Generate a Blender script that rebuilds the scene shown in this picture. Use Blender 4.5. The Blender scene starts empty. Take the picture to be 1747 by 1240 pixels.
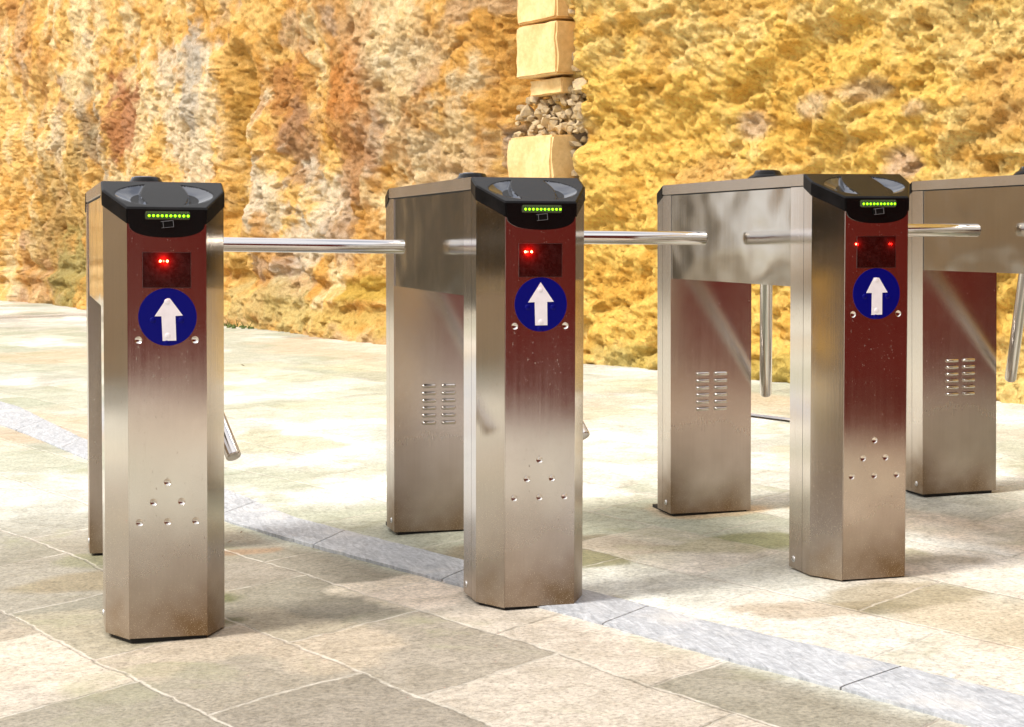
import bpy, bmesh, math, random
import numpy as np
from mathutils import Vector, Matrix
R = math.radians
random.seed(4)
scene = bpy.context.scene
C = scene.collection

# ---------------------------------------------------------------- camera
YAW, PITCH, ROLL, EYE = 0.2607, 0.0738, 0.0077, 0.8828
def make_camera():
    cd = bpy.data.cameras.new('camera')
    cd.sensor_width = 36; cd.lens = 36 * 3012.1 / 1747
    cd.clip_start = .05; cd.clip_end = 500
    cd.dof.use_dof = True; cd.dof.focus_distance = 4.4; cd.dof.aperture_fstop = 32
    o = bpy.data.objects.new('camera', cd); C.objects.link(o)
    f = Vector((math.sin(YAW) * math.cos(PITCH), math.cos(YAW) * math.cos(PITCH), -math.sin(PITCH)))
    r0 = Vector((math.cos(YAW), -math.sin(YAW), 0)); u0 = r0.cross(f)
    r = r0 * math.cos(ROLL) - u0 * math.sin(ROLL); u = r0 * math.sin(ROLL) + u0 * math.cos(ROLL)
    M = Matrix((r, u, -f)).transposed().to_4x4(); M.translation = Vector((0, 0, EYE))
    o.matrix_world = M
    scene.camera = o
make_camera()

# ---------------------------------------------------------------- world, sun, exposure
SUN_EL, SUN_AZ = R(52), R(-100)          # azimuth from +Y, clockwise positive (left of the view)
w = bpy.data.worlds.new('World'); scene.world = w; w.use_nodes = True
nt = w.node_tree
bg = nt.nodes['Background']; sky = nt.nodes.new('ShaderNodeTexSky')
sky.sky_type = 'NISHITA'; sky.sun_disc = False
sky.sun_elevation = SUN_EL; sky.sun_rotation = SUN_AZ
sky.dust_density = 4.0; sky.ozone_density = .6; sky.air_density = 1.0
# broken white cloud over the sky
tc = nt.nodes.new('ShaderNodeTexCoord'); mp = nt.nodes.new('ShaderNodeMapping'); mp.inputs['Scale'].default_value = (1, 1, 2.2)
cn = nt.nodes.new('ShaderNodeTexNoise'); cn.inputs['Scale'].default_value = 2.2; cn.inputs['Detail'].default_value = 6; cn.inputs['Roughness'].default_value = .55
cr = nt.nodes.new('ShaderNodeValToRGB'); cr.color_ramp.elements[0].position = .38; cr.color_ramp.elements[1].position = .58
cr.color_ramp.elements[0].color = (.35, .35, .35, 1)
mx = nt.nodes.new('ShaderNodeMix'); mx.data_type = 'RGBA'; mx.inputs[7].default_value = (7.5, 7.4, 7.3, 1)
nt.links.new(tc.outputs['Generated'], mp.inputs[0]); nt.links.new(mp.outputs[0], cn.inputs['Vector']); nt.links.new(cn.outputs['Fac'], cr.inputs[0])
nt.links.new(cr.outputs[0], mx.inputs[0]); nt.links.new(sky.outputs[0], mx.inputs[6]); nt.links.new(mx.outputs[2], bg.inputs[0])
bg.inputs[1].default_value = .13
sd_ = bpy.data.lights.new('sun', 'SUN'); sd_.energy = 2.4; sd_.angle = R(14); sd_.color = (1, .965, .90)
so = bpy.data.objects.new('sun', sd_); C.objects.link(so)
sdir = Vector((math.sin(SUN_AZ) * math.cos(SUN_EL), math.cos(SUN_AZ) * math.cos(SUN_EL), math.sin(SUN_EL)))
so.rotation_euler = sdir.to_track_quat('Z', 'Y').to_euler()
so.location = (-4, 2, 9)
vs = scene.view_settings
vs.view_transform = 'Standard'; vs.look = 'None'; vs.exposure = .8; vs.gamma = 1; vs.use_curve_mapping = False

# ---------------------------------------------------------------- material helpers
def mat(name):
    m = bpy.data.materials.new(name); m.use_nodes = True
    return m, m.node_tree, m.node_tree.nodes['Principled BSDF']
def N(nt, t, **k):
    n = nt.nodes.new(t)
    for a, b in k.items():
        if a in n.inputs: n.inputs[a].default_value = b
        else: setattr(n, a, b)
    return n
def ramp(nt, src, stops):
    r = nt.nodes.new('ShaderNodeValToRGB'); nt.links.new(src, r.inputs[0])
    e = r.color_ramp.elements
    while len(e) < len(stops): e.new(.5)
    for i, (p, c) in enumerate(stops):
        e[i].position = p; e[i].color = c if len(c) == 4 else (*c, 1)
    return r
def mixc(nt, fac, a, b, mode='MIX'):
    m = nt.nodes.new('ShaderNodeMix'); m.data_type = 'RGBA'; m.blend_type = mode
    for s, v in ((0, fac), (6, a), (7, b)):
        if isinstance(v, bpy.types.NodeSocket): nt.links.new(v, m.inputs[s])
        else: m.inputs[s].default_value = v if s == 0 else (*v, 1)[:4]
    return m.outputs[2]
def math_(nt, op, a, b=None, c=None, clamp=False):
    m = nt.nodes.new('ShaderNodeMath'); m.operation = op; m.use_clamp = clamp
    for i, v in enumerate((a, b, c)):
        if v is None: continue
        if isinstance(v, bpy.types.NodeSocket): nt.links.new(v, m.inputs[i])
        else: m.inputs[i].default_value = v
    return m.outputs[0]
def coords(nt, scale=(1, 1, 1), rot=(0, 0, 0)):
    tc = nt.nodes.new('ShaderNodeTexCoord'); mp = nt.nodes.new('ShaderNodeMapping')
    mp.inputs['Scale'].default_value = scale; mp.inputs['Rotation'].default_value = rot
    nt.links.new(tc.outputs['Object'], mp.inputs['Vector']); return mp.outputs[0]
def noise(nt, vec, scale, detail=4, rough=.5, dist=0):
    n = N(nt, 'ShaderNodeTexNoise', Scale=scale, Detail=detail, Roughness=rough, Distortion=dist)
    nt.links.new(vec, n.inputs['Vector']); return n.outputs['Fac']
def bump(nt, b, h, strength, dist, prev=None):
    n = nt.nodes.new('ShaderNodeBump'); n.inputs['Strength'].default_value = strength
    n.inputs['Distance'].default_value = dist
    nt.links.new(h, n.inputs['Height'])
    if prev is not None: nt.links.new(prev, n.inputs['Normal'])
    nt.links.new(n.outputs[0], b.inputs['Normal']); return n.outputs[0]

def steel(name, rough, base=(.71, .665, .62), wavy=0, grain='v', dirt=True, aniso=0):
    m, nt, b = mat(name)
    b.inputs['Metallic'].default_value = 1
    g = coords(nt, (260, 260, 3) if grain == 'v' else (4, 4, 420))
    gn = noise(nt, g, 1, 3, .6)
    o = coords(nt)
    smudge = noise(nt, o, 5, 5, .6)
    col = mixc(nt, gn, tuple(c * .93 for c in base), tuple(min(1, c * 1.06) for c in base))
    rg = math_(nt, 'MULTIPLY_ADD', gn, .05, rough - .025)
    rg = math_(nt, 'ADD', rg, math_(nt, 'MULTIPLY', math_(nt, 'SUBTRACT', smudge, .45), .12), clamp=True)
    if dirt:
        sx = nt.nodes.new('ShaderNodeSeparateXYZ'); nt.links.new(o, sx.inputs[0])
        low = math_(nt, 'SUBTRACT', 1, math_(nt, 'DIVIDE', sx.outputs[2], .42), clamp=True)
        low2 = math_(nt, 'POWER', low, 1.6)
        spk = noise(nt, coords(nt, (1, 1, .42)), 240, 2, .55)
        big = noise(nt, o, 6, 3, .5)
        thr = math_(nt, 'SUBTRACT', .705, math_(nt, 'MULTIPLY', low2, .10))
        thr = math_(nt, 'SUBTRACT', thr, math_(nt, 'MULTIPLY', math_(nt, 'SUBTRACT', big, .5), .22))
        sp = math_(nt, 'MULTIPLY', math_(nt, 'SUBTRACT', spk, thr), 12, clamp=True)
        sp = math_(nt, 'MULTIPLY', sp, .6)
        film = math_(nt, 'MULTIPLY', math_(nt, 'MULTIPLY', low2, big), 1.7, clamp=True)
        tr = noise(nt, coords(nt, (90, 90, 4)), 1, 3, .6)
        runs = math_(nt, 'MULTIPLY', math_(nt, 'SUBTRACT', tr, .66), 6, clamp=True)
        runs = math_(nt, 'MULTIPLY', runs, math_(nt, 'MULTIPLY', math_(nt, 'POWER', math_(nt, 'SUBTRACT', 1, math_(nt, 'DIVIDE', sx.outputs[2], .8), clamp=True), .8), .35))
        d = math_(nt, 'MAXIMUM', math_(nt, 'MAXIMUM', sp, film), runs, clamp=True)
        col = mixc(nt, d, col, (.22, .14, .07))
        ls = math_(nt, 'MULTIPLY', math_(nt, 'SUBTRACT', noise(nt, coords(nt, (1, 1, 1), (.4, .2, .9)), 520, 1, .5), math_(nt, 'SUBTRACT', .76, math_(nt, 'MULTIPLY', low, .14))), 14, clamp=True)
        col = mixc(nt, math_(nt, 'MULTIPLY', ls, .7), col, (.72, .62, .45)); d = math_(nt, 'MAXIMUM', d, ls)
        rg = math_(nt, 'ADD', rg, math_(nt, 'MULTIPLY', d, .35), clamp=True)
        nt.links.new(math_(nt, 'SUBTRACT', 1, math_(nt, 'MULTIPLY', d, .35)), b.inputs['Metallic'])
    nt.links.new(col, b.inputs['Base Color']); nt.links.new(rg, b.inputs['Roughness'])
    prev = bump(nt, b, gn, .12, .0004)
    if wavy:
        wn = noise(nt, coords(nt, (1, 1.0, 1.6)), 4.5, 1, .4)
        bump(nt, b, wn, wavy, .01, prev)
    return m
def plain(name, col, rough=.5, metal=0, spec=.5, coat=0, nz=0, sc=40, tint=None):
    m, nt, b = mat(name)
    b.inputs['Base Color'].default_value = (*col, 1); b.inputs['Roughness'].default_value = rough
    b.inputs['Metallic'].default_value = metal; b.inputs['Specular IOR Level'].default_value = spec
    b.inputs['Coat Weight'].default_value = coat; b.inputs['Coat Roughness'].default_value = .06
    if nz:
        n = noise(nt, coords(nt), sc, 5, .6)
        nt.links.new(math_(nt, 'MULTIPLY_ADD', n, nz * 2, rough - nz, clamp=True), b.inputs['Roughness'])
        c2 = tint or tuple(min(1, c * 1.35 + .004) for c in col)
        nt.links.new(mixc(nt, ramp(nt, n, [(.35, (0, 0, 0)), (.7, (1, 1, 1))]).outputs[0], col, c2), b.inputs['Base Color'])
    return m
def glow(name, col, s):
    m, nt, b = mat(name)
    b.inputs['Base Color'].default_value = (*col, 1)
    b.inputs['Emission Color'].default_value = (*col, 1); b.inputs['Emission Strength'].default_value = s
    return m
M = {
 'front': steel('brushed_steel_front', .115),
 'post': steel('brushed_steel_post', .095),
 'leg': steel('brushed_steel_leg', .20),
 'panel': steel('polished_steel_panel', .10, (.56, .53, .48), wavy=.35, dirt=False),
 'lid': steel('brushed_steel_lid', .22, dirt=False),
 'tube': steel('satin_steel_tube', .13, (.66, .63, .61), grain='h', dirt=False),
 'dark': plain('dark_gap', (.012, .011, .01), .7),  # near-black standing in for shade inside gaps and the screw slot
 'cap': plain('black_cap_plastic', (.006, .0055, .0055), .20, spec=.09, coat=0, nz=.05, sc=25, tint=(.010, .009, .009)),
 'scoop': plain('glossy_black_scoop', (.15, .155, .17), .07, metal=.85, spec=.6),
 'apron': plain('glossy_black_apron', (.003, .003, .003), .25, spec=.25),
 'lens': plain('smoked_lens', (.06, .08, .045), .12, coat=.5),
 'glass': plain('smoked_red_window', (.022, .0015, .001), .22, spec=.4, nz=.1, sc=90),
 'frame': plain('dark_window_edge', (.035, .01, .008), .4),
 'blue': plain('blue_sticker_vinyl', (.001, .002, .15), .35, spec=.15),
 'white': plain('white_sticker_vinyl', (.88, .84, .87), .4, nz=.04, sc=70, tint=(.82, .78, .81)),
 'zinc': plain('zinc_screw', (.72, .72, .72), .3, metal=.8),
 'green': glow('green_led', (.26, 1, .0), 1.5),
 'greendim': plain('unlit_green_led', (.05, .12, .01), .3),
 'red': glow('red_led', (1, .10, .03), 50),
 'reddim': glow('dim_red_led', (1, .01, .005), 1.2),
}

# ---------------------------------------------------------------- mesh helpers
def link(name, me, m, parent=None):
    if m is not None: me.materials.append(m)
    o = bpy.data.objects.new(name, me); C.objects.link(o)
    if parent: o.parent = parent
    return o
def from_bm(name, bm, m, parent=None, smooth=False):
    me = bpy.data.meshes.new(name)
    bmesh.ops.recalc_face_normals(bm, faces=bm.faces)
    for f in bm.faces: f.smooth = smooth
    bm.to_mesh(me); bm.free()
    return link(name, me, m, parent)
def tag(o, label=None, cat=None, group=None, kind=None):
    for k, v in (('label', label), ('category', cat), ('group', group), ('kind', kind)):
        if v: o[k] = v
    return o
OY = .65                                   # local y runs from the front face; origin is the middle of the base
def prism(name, poly, z0, z1, m, parent, bev=0, seg=2, dz=None):
    """vertical prism over a plan polygon; z1 may be a function of (x, y)"""
    bm = bmesh.new()
    f1 = z1 if callable(z1) else (lambda x, y: z1)
    lo = [bm.verts.new((x, y - OY, z0)) for x, y in poly]
    hi = [bm.verts.new((x, y - OY, f1(x, y))) for x, y in poly]
    n = len(poly)
    bm.faces.new(lo[::-1]); bm.faces.new(hi)
    for i in range(n): bm.faces.new((lo[i], lo[(i + 1) % n], hi[(i + 1) % n], hi[i]))
    bmesh.ops.recalc_face_normals(bm, faces=bm.faces)
    if bev: bmesh.ops.bevel(bm, geom=list(bm.edges), offset=bev, segments=seg, affect='EDGES', clamp_overlap=True)
    return from_bm(name, bm, m, parent)
def boxm(bm, x0, x1, y0, y1, z0, z1, bev=0, mtx=None):
    r = bmesh.ops.create_cube(bm, size=1)
    for v in r['verts']:
        v.co = Vector(((x0 + x1) / 2 + v.co.x * (x1 - x0), (y0 + y1) / 2 - OY + v.co.y * (y1 - y0), (z0 + z1) / 2 + v.co.z * (z1 - z0)))
    if bev:
        es = set(e for v in r['verts'] for e in v.link_edges)
        bmesh.ops.bevel(bm, geom=list(es), offset=bev, segments=2, affect='EDGES')
def box(name, x0, x1, y0, y1, z0, z1, m, parent, bev=0):
    bm = bmesh.new(); boxm(bm, x0, x1, y0, y1, z0, z1, bev)
    return from_bm(name, bm, m, parent)
def extrude_xz(name, poly, y0, y1, m, parent, bev=0):
    """plate in the xz plane, from y0 (front) to y1 (back)"""
    bm = bmesh.new()
    a = [bm.verts.new((x, y0 - OY, z)) for x, z in poly]; b = [bm.verts.new((x, y1 - OY, z)) for x, z in poly]
    n = len(poly); fr = bm.faces.new(a); bm.faces.new(b[::-1])
    for i in range(n): bm.faces.new((a[i], b[i], b[(i + 1) % n], a[(i + 1) % n]))
    bmesh.ops.recalc_face_normals(bm, faces=bm.faces)
    if bev:
        es = list(fr.edges); bmesh.ops.bevel(bm, geom=es, offset=bev, segments=2, affect='EDGES')
    return from_bm(name, bm, m, parent)
def rrect(x0, x1, z0, z1, r, n=5):
    pts = []
    for cx, cz, a0 in ((x1 - r, z1 - r, 0), (x0 + r, z1 - r, 90), (x0 + r, z0 + r, 180), (x1 - r, z0 + r, 270)):
        for k in range(n + 1):
            a = R(a0 + 90 * k / n); pts.append((cx + r * math.cos(a), cz + r * math.sin(a)))
    return pts
def lathe(profile, n=32):
    """profile: (radius, height) pairs around z"""
    bm = bmesh.new(); rings = []
    for r, h in profile:
        if r < 1e-6: rings.append([bm.verts.new((0, 0, h))])
        else: rings.append([bm.verts.new((r * math.cos(2 * math.pi * k / n), r * math.sin(2 * math.pi * k / n), h)) for k in range(n)])
    for a, b in zip(rings, rings[1:]):
        for k in range(n):
            q = (k + 1) % n
            if len(a) == 1 and len(b) == 1: continue
            if len(a) == 1: bm.faces.new((a[0], b[k], b[q]))
            elif len(b) == 1: bm.faces.new((a[k], a[q], b[0]))
            else: bm.faces.new((a[k], a[q], b[q], b[k]))
    return bm
def place_bm(bm, origin, axis):
    q = Vector(axis).normalized().to_track_quat('Z', 'Y').to_matrix().to_4x4()
    q.translation = Vector(origin); bmesh.ops.transform(bm, matrix=q, verts=bm.verts)
    return bm

# ---------------------------------------------------------------- numpy noise
def _h(ix, iy, s):
    v = (ix.astype(np.int64) * 374761393 + iy.astype(np.int64) * 668265263 + s * 1442695041) & 0x7fffffff
    v = ((v ^ (v >> 13)) * 1274126177) & 0x7fffffff
    v = v ^ (v >> 16)
    return (v & 0xffff) / 65535.0
def vn(x, y, s=0):
    ix = np.floor(x); iy = np.floor(y); fx = x - ix; fy = y - iy
    fx = fx * fx * fx * (fx * (fx * 6 - 15) + 10); fy = fy * fy * fy * (fy * (fy * 6 - 15) + 10)
    a = _h(ix, iy, s); b = _h(ix + 1, iy, s); c = _h(ix, iy + 1, s); d = _h(ix + 1, iy + 1, s)
    return (a + (b - a) * fx) + ((c + (d - c) * fx) - (a + (b - a) * fx)) * fy
def fbm(x, y, s=0, o=4, g=.5):
    t = 0; a = 1; n = 0; c, k = math.cos(.6), math.sin(.6)
    for i in range(o):
        t = t + a * vn(x, y, s + i * 17); n += a; a *= g
        x, y = (x * c - y * k) * 2.03 + 11.3, (x * k + y * c) * 2.03 + 5.7
    return t / n
def sm(x, a, b):
    t = np.clip((x - a) / (b - a), 0, 1); return t * t * (3 - 2 * t)
def lerp3(a, b, t): return a + (np.array(b) - a) * t[..., None]
def grid_mesh(name, X, Y, Z, col, m):
    nr, nc = X.shape
    me = bpy.data.meshes.new(name)
    me.vertices.add(nr * nc)
    me.vertices.foreach_set('co', np.stack([X, Y, Z], -1).astype(np.float32).ravel())
    i = np.arange(nr * nc).reshape(nr, nc)
    q = np.stack([i[:-1, :-1], i[:-1, 1:], i[1:, 1:], i[1:, :-1]], -1).reshape(-1, 4)
    me.loops.add(q.size); me.loops.foreach_set('vertex_index', q.ravel().astype(np.int32))
    me.polygons.add(len(q)); me.polygons.foreach_set('loop_start', (np.arange(len(q)) * 4).astype(np.int32))
    me.polygons.foreach_set('use_smooth', np.ones(len(q), bool))
    me.update(calc_edges=True)
    if col is not None:
        at = me.color_attributes.new('tone', 'FLOAT_COLOR', 'POINT')
        c4 = np.ones((nr * nc, 4), np.float32); c4[:, :3] = np.clip(col.reshape(-1, 3), 0, 1)
        at.data.foreach_set('color', c4.ravel())
    me.validate()
    return link(name, me, m)

# ================================================================= SETTING
def gz(x): return .0125 * (x - .25)

# ---- paved ground
def ground_material():
    m, nt, b = mat('stone_paving')
    at = nt.nodes.new('ShaderNodeVertexColor'); at.layer_name = 'tone'
    o = coords(nt)
    wn = N(nt, 'ShaderNodeTexNoise', Scale=1.7, Detail=3, Roughness=.6); nt.links.new(o, wn.inputs['Vector'])
    wf = N(nt, 'ShaderNodeTexNoise', Scale=22, Detail=3, Roughness=.6); nt.links.new(o, wf.inputs['Vector'])
    def add(a, tex, amt):
        s = nt.nodes.new('ShaderNodeVectorMath'); s.operation = 'SCALE'; s.inputs['Scale'].default_value = amt
        nt.links.new(tex.outputs['Color'], s.inputs[0])
        v = nt.nodes.new('ShaderNodeVectorMath'); v.operation = 'ADD'
        nt.links.new(a, v.inputs[0]); nt.links.new(s.outputs[0], v.inputs[1]); return v.outputs[0]
    v = add(add(o, wn, .07), wf, .02)
    # skewed slab axes: rows run beside the slate band, cross joints lean up to the right
    def dot(vec, k):
        d_ = nt.nodes.new('ShaderNodeVectorMath'); d_.operation = 'DOT_PRODUCT'; d_.inputs[1].default_value = k
        nt.links.new(vec, d_.inputs[0]); return d_.outputs['Value']
    cb = nt.nodes.new('ShaderNodeCombineXYZ')
    nt.links.new(math_(nt, 'ADD', dot(v, (.594, -.855, 0)), .13), cb.inputs[0]); nt.links.new(math_(nt, 'ADD', dot(v, (.980, .344, 0)), .16), cb.inputs[1])
    br = N(nt, 'ShaderNodeTexBrick', Scale=1, **{'Mortar Size': .0085, 'Mortar Smooth': .9, 'Brick Width': .56, 'Row Height': .40, 'Bias': 0})
    br.offset = .42; br.squash = 1
    br.inputs['Color1'].default_value = (0, 0, 0, 1); br.inputs['Color2'].default_value = (1, 1, 1, 1); br.inputs['Mortar'].default_value = (.5, .5, .5, 1)
    nt.links.new(cb.outputs[0], br.inputs['Vector'])
    f1 = noise(nt, o, 90, 6, .75); f2 = noise(nt, o, 9, 6, .65, 1.2); f3 = noise(nt, o, 2.3, 5, .6, .8)
    # per-slab tone
    slab = ramp(nt, br.outputs['Color'], [(0, (.72, .70, .66)), (.2, (.96, .94, .90)), (.4, (.76, .78, .70)), (.55, (1.04, 1.0, .96)), (.75, (.82, .83, .77)), (1, (1.14, 1.10, 1.06))]).outputs[0]
    col = mixc(nt, 1, at.outputs[0], slab, 'MULTIPLY')
    col = mixc(nt, ramp(nt, br.outputs['Color'], [(.80, (0, 0, 0)), (.83, (.42, .42, .42))]).outputs[0], col, (.62, .55, .48))
    col = mixc(nt, 1, col, ramp(nt, f1, [(.25, (.35, .33, .30)), (.5, (1, 1, 1)), (.75, (1.5, 1.46, 1.4))]).outputs[0], 'MULTIPLY')
    col = mixc(nt, 1, col, ramp(nt, f2, [(.3, (.78, .77, .72)), (.55, (1.02, 1.02, 1)), (.75, (1.16, 1.15, 1.14))]).outputs[0], 'MULTIPLY')
    col = mixc(nt, ramp(nt, f3, [(.56, (0, 0, 0)), (.68, (.45, .45, .45))]).outputs[0], col, (.30, .30, .17))
    # worn, dusty joints, broken up
    jm = math_(nt, 'MULTIPLY', br.outputs['Fac'], math_(nt, 'MULTIPLY_ADD', f2, 3.0, -.7, clamp=True), clamp=True)
    col = mixc(nt, math_(nt, 'MULTIPLY', jm, .55), col, (.70, .65, .57))
    core = math_(nt, 'MULTIPLY', ramp(nt, br.outputs['Fac'], [(.82, (0, 0, 0)), (.97, (1, 1, 1))]).outputs[0], math_(nt, 'MULTIPLY_ADD', noise(nt, o, 5, 3, .6), 4, -1.7, clamp=True))
    col = mixc(nt, math_(nt, 'MULTIPLY', core, .75), col, (.13, .10, .06))
    pit = ramp(nt, noise(nt, o, 55, 3, .6), [(.24, (1, 1, 1)), (.31, (0, 0, 0))]).outputs[0]
    col = mixc(nt, math_(nt, 'MULTIPLY', pit, .55), col, (.10, .08, .05))
    nt.links.new(col, b.inputs['Base Color']); b.inputs['Roughness'].default_value = .72
    b.inputs['Specular IOR Level'].default_value = .35
    p = bump(nt, b, f1, .5, .004); p = bump(nt, b, f2, .5, .01, p)
    bump(nt, b, math_(nt, 'SUBTRACT', 1, br.outputs['Fac']), .55, .006, p)
    return m
# slate band centre line (world x, y) and half width
BAND_U = np.array([(-1.5, 14.0), (-.6, 11.3), (-.12, 9.5), (.15, 7.95), (.38, 7.0), (.6, 6.12), (.74, 5.41), (.91, 4.96), (1.07, 4.54), (1.27, 4.03), (1.4, 3.67), (1.56, 3.30), (1.80, 2.70), (2.05, 2.0)])
BAND_L = np.array([(-1.7, 13.2), (-.75, 10.4), (-.16, 8.5), (.14, 7.23), (.34, 6.3), (.53, 5.42), (.64, 5.12), (.80, 4.70), (.95, 4.31), (1.13, 3.82), (1.26, 3.46), (1.40, 3.12), (1.62, 2.55), (1.85, 1.9)])
def band_x(y): return np.interp(y, BAND_L[::-1, 1], BAND_L[::-1, 0])
def build_ground():
    xs = np.concatenate([[-60, -30, -14, -8, -5, -3.5, -2.4, -1.6], np.arange(-1, 6, .025), [6.6, 7.5, 9, 12, 20, 40, 60]])
    ys = np.concatenate([[-60, -30, -15, -8, -4, -2, -.5, 1, 1.8], np.arange(2.4, 7, .025), np.arange(7, 27, .07), [28, 30, 34, 40, 60, 120]])
    X, Y = np.meshgrid(xs, ys)
    Z = gz(np.clip(X, -6, 8)) + (fbm(X * 1.6, Y * 1.6, 3, 3) - .5) * .010
    pale = np.zeros(X.shape + (3,)); pale[:] = (.60, .595, .58)
    n1 = fbm(X * 1.1, Y * .8, 21, 4); n2 = fbm(X * 3.1 + n1 * 3, Y * 1.5, 33, 5); n3 = fbm(X * .9, Y * .6, 52, 4)
    col = lerp3(pale, (.76, .765, .76), sm(n2, .49, .62))
    col = lerp3(col, (.42, .44, .36), sm(n1, .48, .62) * .8)          # greenish grey slabs
    col = lerp3(col, (.66, .50, .37), sm(n3, .58, .72) * .6)          # pinkish worn stone
    # grey brown slabs on the near side of the band
    near = sm(band_x(Y) - X + (n2 - .5) * .2, -.06, .10) * sm(-Y, -6.4, -4.9) * sm(Y, 2.1, 2.9)
    col = lerp3(col, (.29, .26, .22), near * .93)
    n4 = fbm(X * 2.3 + 4, Y * 1.3, 71, 4)
    col = lerp3(col, (.66, .55, .43), near * sm(n4, .58, .62) * .3)
    # stone patches and painted turnstile shadows: (x, y, rx, ry, colour, amount)
    for px, py, rx, ry, c, a in (
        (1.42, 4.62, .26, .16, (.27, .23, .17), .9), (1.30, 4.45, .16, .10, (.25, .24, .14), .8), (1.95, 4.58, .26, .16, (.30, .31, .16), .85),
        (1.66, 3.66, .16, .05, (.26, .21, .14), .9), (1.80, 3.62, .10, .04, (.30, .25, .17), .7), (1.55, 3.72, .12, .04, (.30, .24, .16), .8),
        (2.22, 4.25, .12, .16, (.24, .24, .11), .85), (2.32, 4.10, .16, .18, (.30, .26, .19), .8), (2.0, 3.75, .2, .1, (.40, .34, .25), .7),  # leading pair paints a slight shadow right of the third turnstile
        (2.05, 5.05, .30, .12, (.72, .53, .36), .7), (.86, 4.20, .10, .16, (.72, .63, .56), 1), (.78, 4.27, .10, .08, (.70, .62, .55), .9),
        (.53, 4.92, .10, .05, (.34, .22, .14), .8), (.10, 4.6, .2, .12, (.28, .22, .13), .7), (.12, 4.9, .1, .1, (.22, .22, .11), .6),
        (.42, 4.28, .05, .08, (.13, .14, .05), .8), (.40, 4.03, .05, .06, (.12, .13, .05), .8), (1.3, 3.95, .10, .07, (.33, .26, .18), .7),  # dark leading pair paints a slight shadow right of the leftmost turnstile
        (1.62, 8.5, .4, .5, (.62, .62, .50), .7), (1.2, 11, .8, .8, (.6, .6, .47), .6), (2.63, 8.03, .35, .5, (.66, .58, .45), .6),
        (.98, 7.5, .25, .3, (.50, .49, .38), .8), (3.25, 9.2, .5, .3, (.60, .58, .42), .6), (2.9, 6.0, .3, .3, (.60, .56, .44), .7)):
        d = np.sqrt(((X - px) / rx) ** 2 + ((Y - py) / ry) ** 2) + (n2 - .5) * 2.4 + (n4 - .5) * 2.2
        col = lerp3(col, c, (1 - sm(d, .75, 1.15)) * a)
    o = grid_mesh('ground', X, Y, Z, col, ground_material())
    return tag(o, kind='structure')
build_ground()

def slate_material(name, base, hi):
    m, nt, b = mat(name)
    o = coords(nt, (1, 1, 1), (0, 0, R(18)))
    st = noise(nt, coords(nt, (9, 1.6, 1), (0, 0, R(-22))), 6, 8, .72, 1.5)
    f = noise(nt, o, 60, 6, .7)
    c = ramp(nt, st, [(.28, base), (.5, tuple((a + b_) / 2 for a, b_ in zip(base, hi))), (.7, hi)]).outputs[0]
    c = mixc(nt, 1, c, ramp(nt, f, [(.3, (.75, .75, .76)), (.6, (1.08, 1.08, 1.08))]).outputs[0], 'MULTIPLY')
    c = mixc(nt, ramp(nt, noise(nt, o, 3.5, 4, .6), [(.55, (0, 0, 0)), (.7, (.6, .6, .6))]).outputs[0], c, (.66, .63, .58))
    nt.links.new(c, b.inputs['Base Color']); b.inputs['Roughness'].default_value = .62
    bump(nt, b, st, .5, .006)
    return m
def build_band():
    m = slate_material('blue_grey_slate', (.24, .255, .28), (.60, .62, .65))
    bm = bmesh.new()
    ys_u = BAND_U; ys_l = BAND_L
    def samp(P, t):
        d = np.r_[0, np.cumsum(np.linalg.norm(np.diff(P, axis=0), axis=1))]; d /= d[-1]
        return np.interp(t, d, P[:, 0]), np.interp(t, d, P[:, 1])
    cuts = [0, .10, .19, .27, .35, .43, .50, .565, .62, .675, .73, .785, .84, .90, .95, 1]
    rng = np.random.RandomState(3)
    for a, b_ in zip(cuts, cuts[1:]):
        a += .0002; b_ -= .0002; n = 16; rows = []
        for k in range(n + 1):
            t = a + (b_ - a) * k / n
            xu, yu = samp(ys_u, min(t + .004, 1)); xl, yl = samp(ys_l, t)
            j = .006 * (rng.rand(2) - .5)
            row = [bm.verts.new((xl + (xu - xl) * q + (j[0] if q in (0, 1) else 0), yl + (yu - yl) * q, gz(xl) + .0075 + (0 if 0 < q < 1 else -.001))) for q in (0, .08, .35, .65, .92, 1)]
            rows.append(row)
        for r0, r1 in zip(rows, rows[1:]):
            for q in range(5): bm.faces.new((r0[q], r0[q + 1], r1[q + 1], r1[q]))
    g = bmesh.ops.extrude_face_region(bm, geom=list(bm.faces))
    for v in g['geom']:
        if isinstance(v, bmesh.types.BMVert): v.co.z -= .02
    tag(from_bm('slate_paving_band', bm, m), kind='structure')
    # thin dark channel far behind, right of centre
    bm = bmesh.new()
    P = [(3.06, 7.72), (3.12, 7.50), (3.21, 7.20), (3.35, 6.75)]
    rows = [[bm.verts.new((x + d, y, gz(x) + .011)) for d in (-.035, .035)] for x, y in P]
    for r0, r1 in zip(rows, rows[1:]): bm.faces.new((r0[0], r0[1], r1[1], r1[0]))
    tag(from_bm('slate_paving_strip', bm, slate_material('dark_slate', (.16, .17, .21), (.38, .40, .45))), kind='structure')
build_band()

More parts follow.
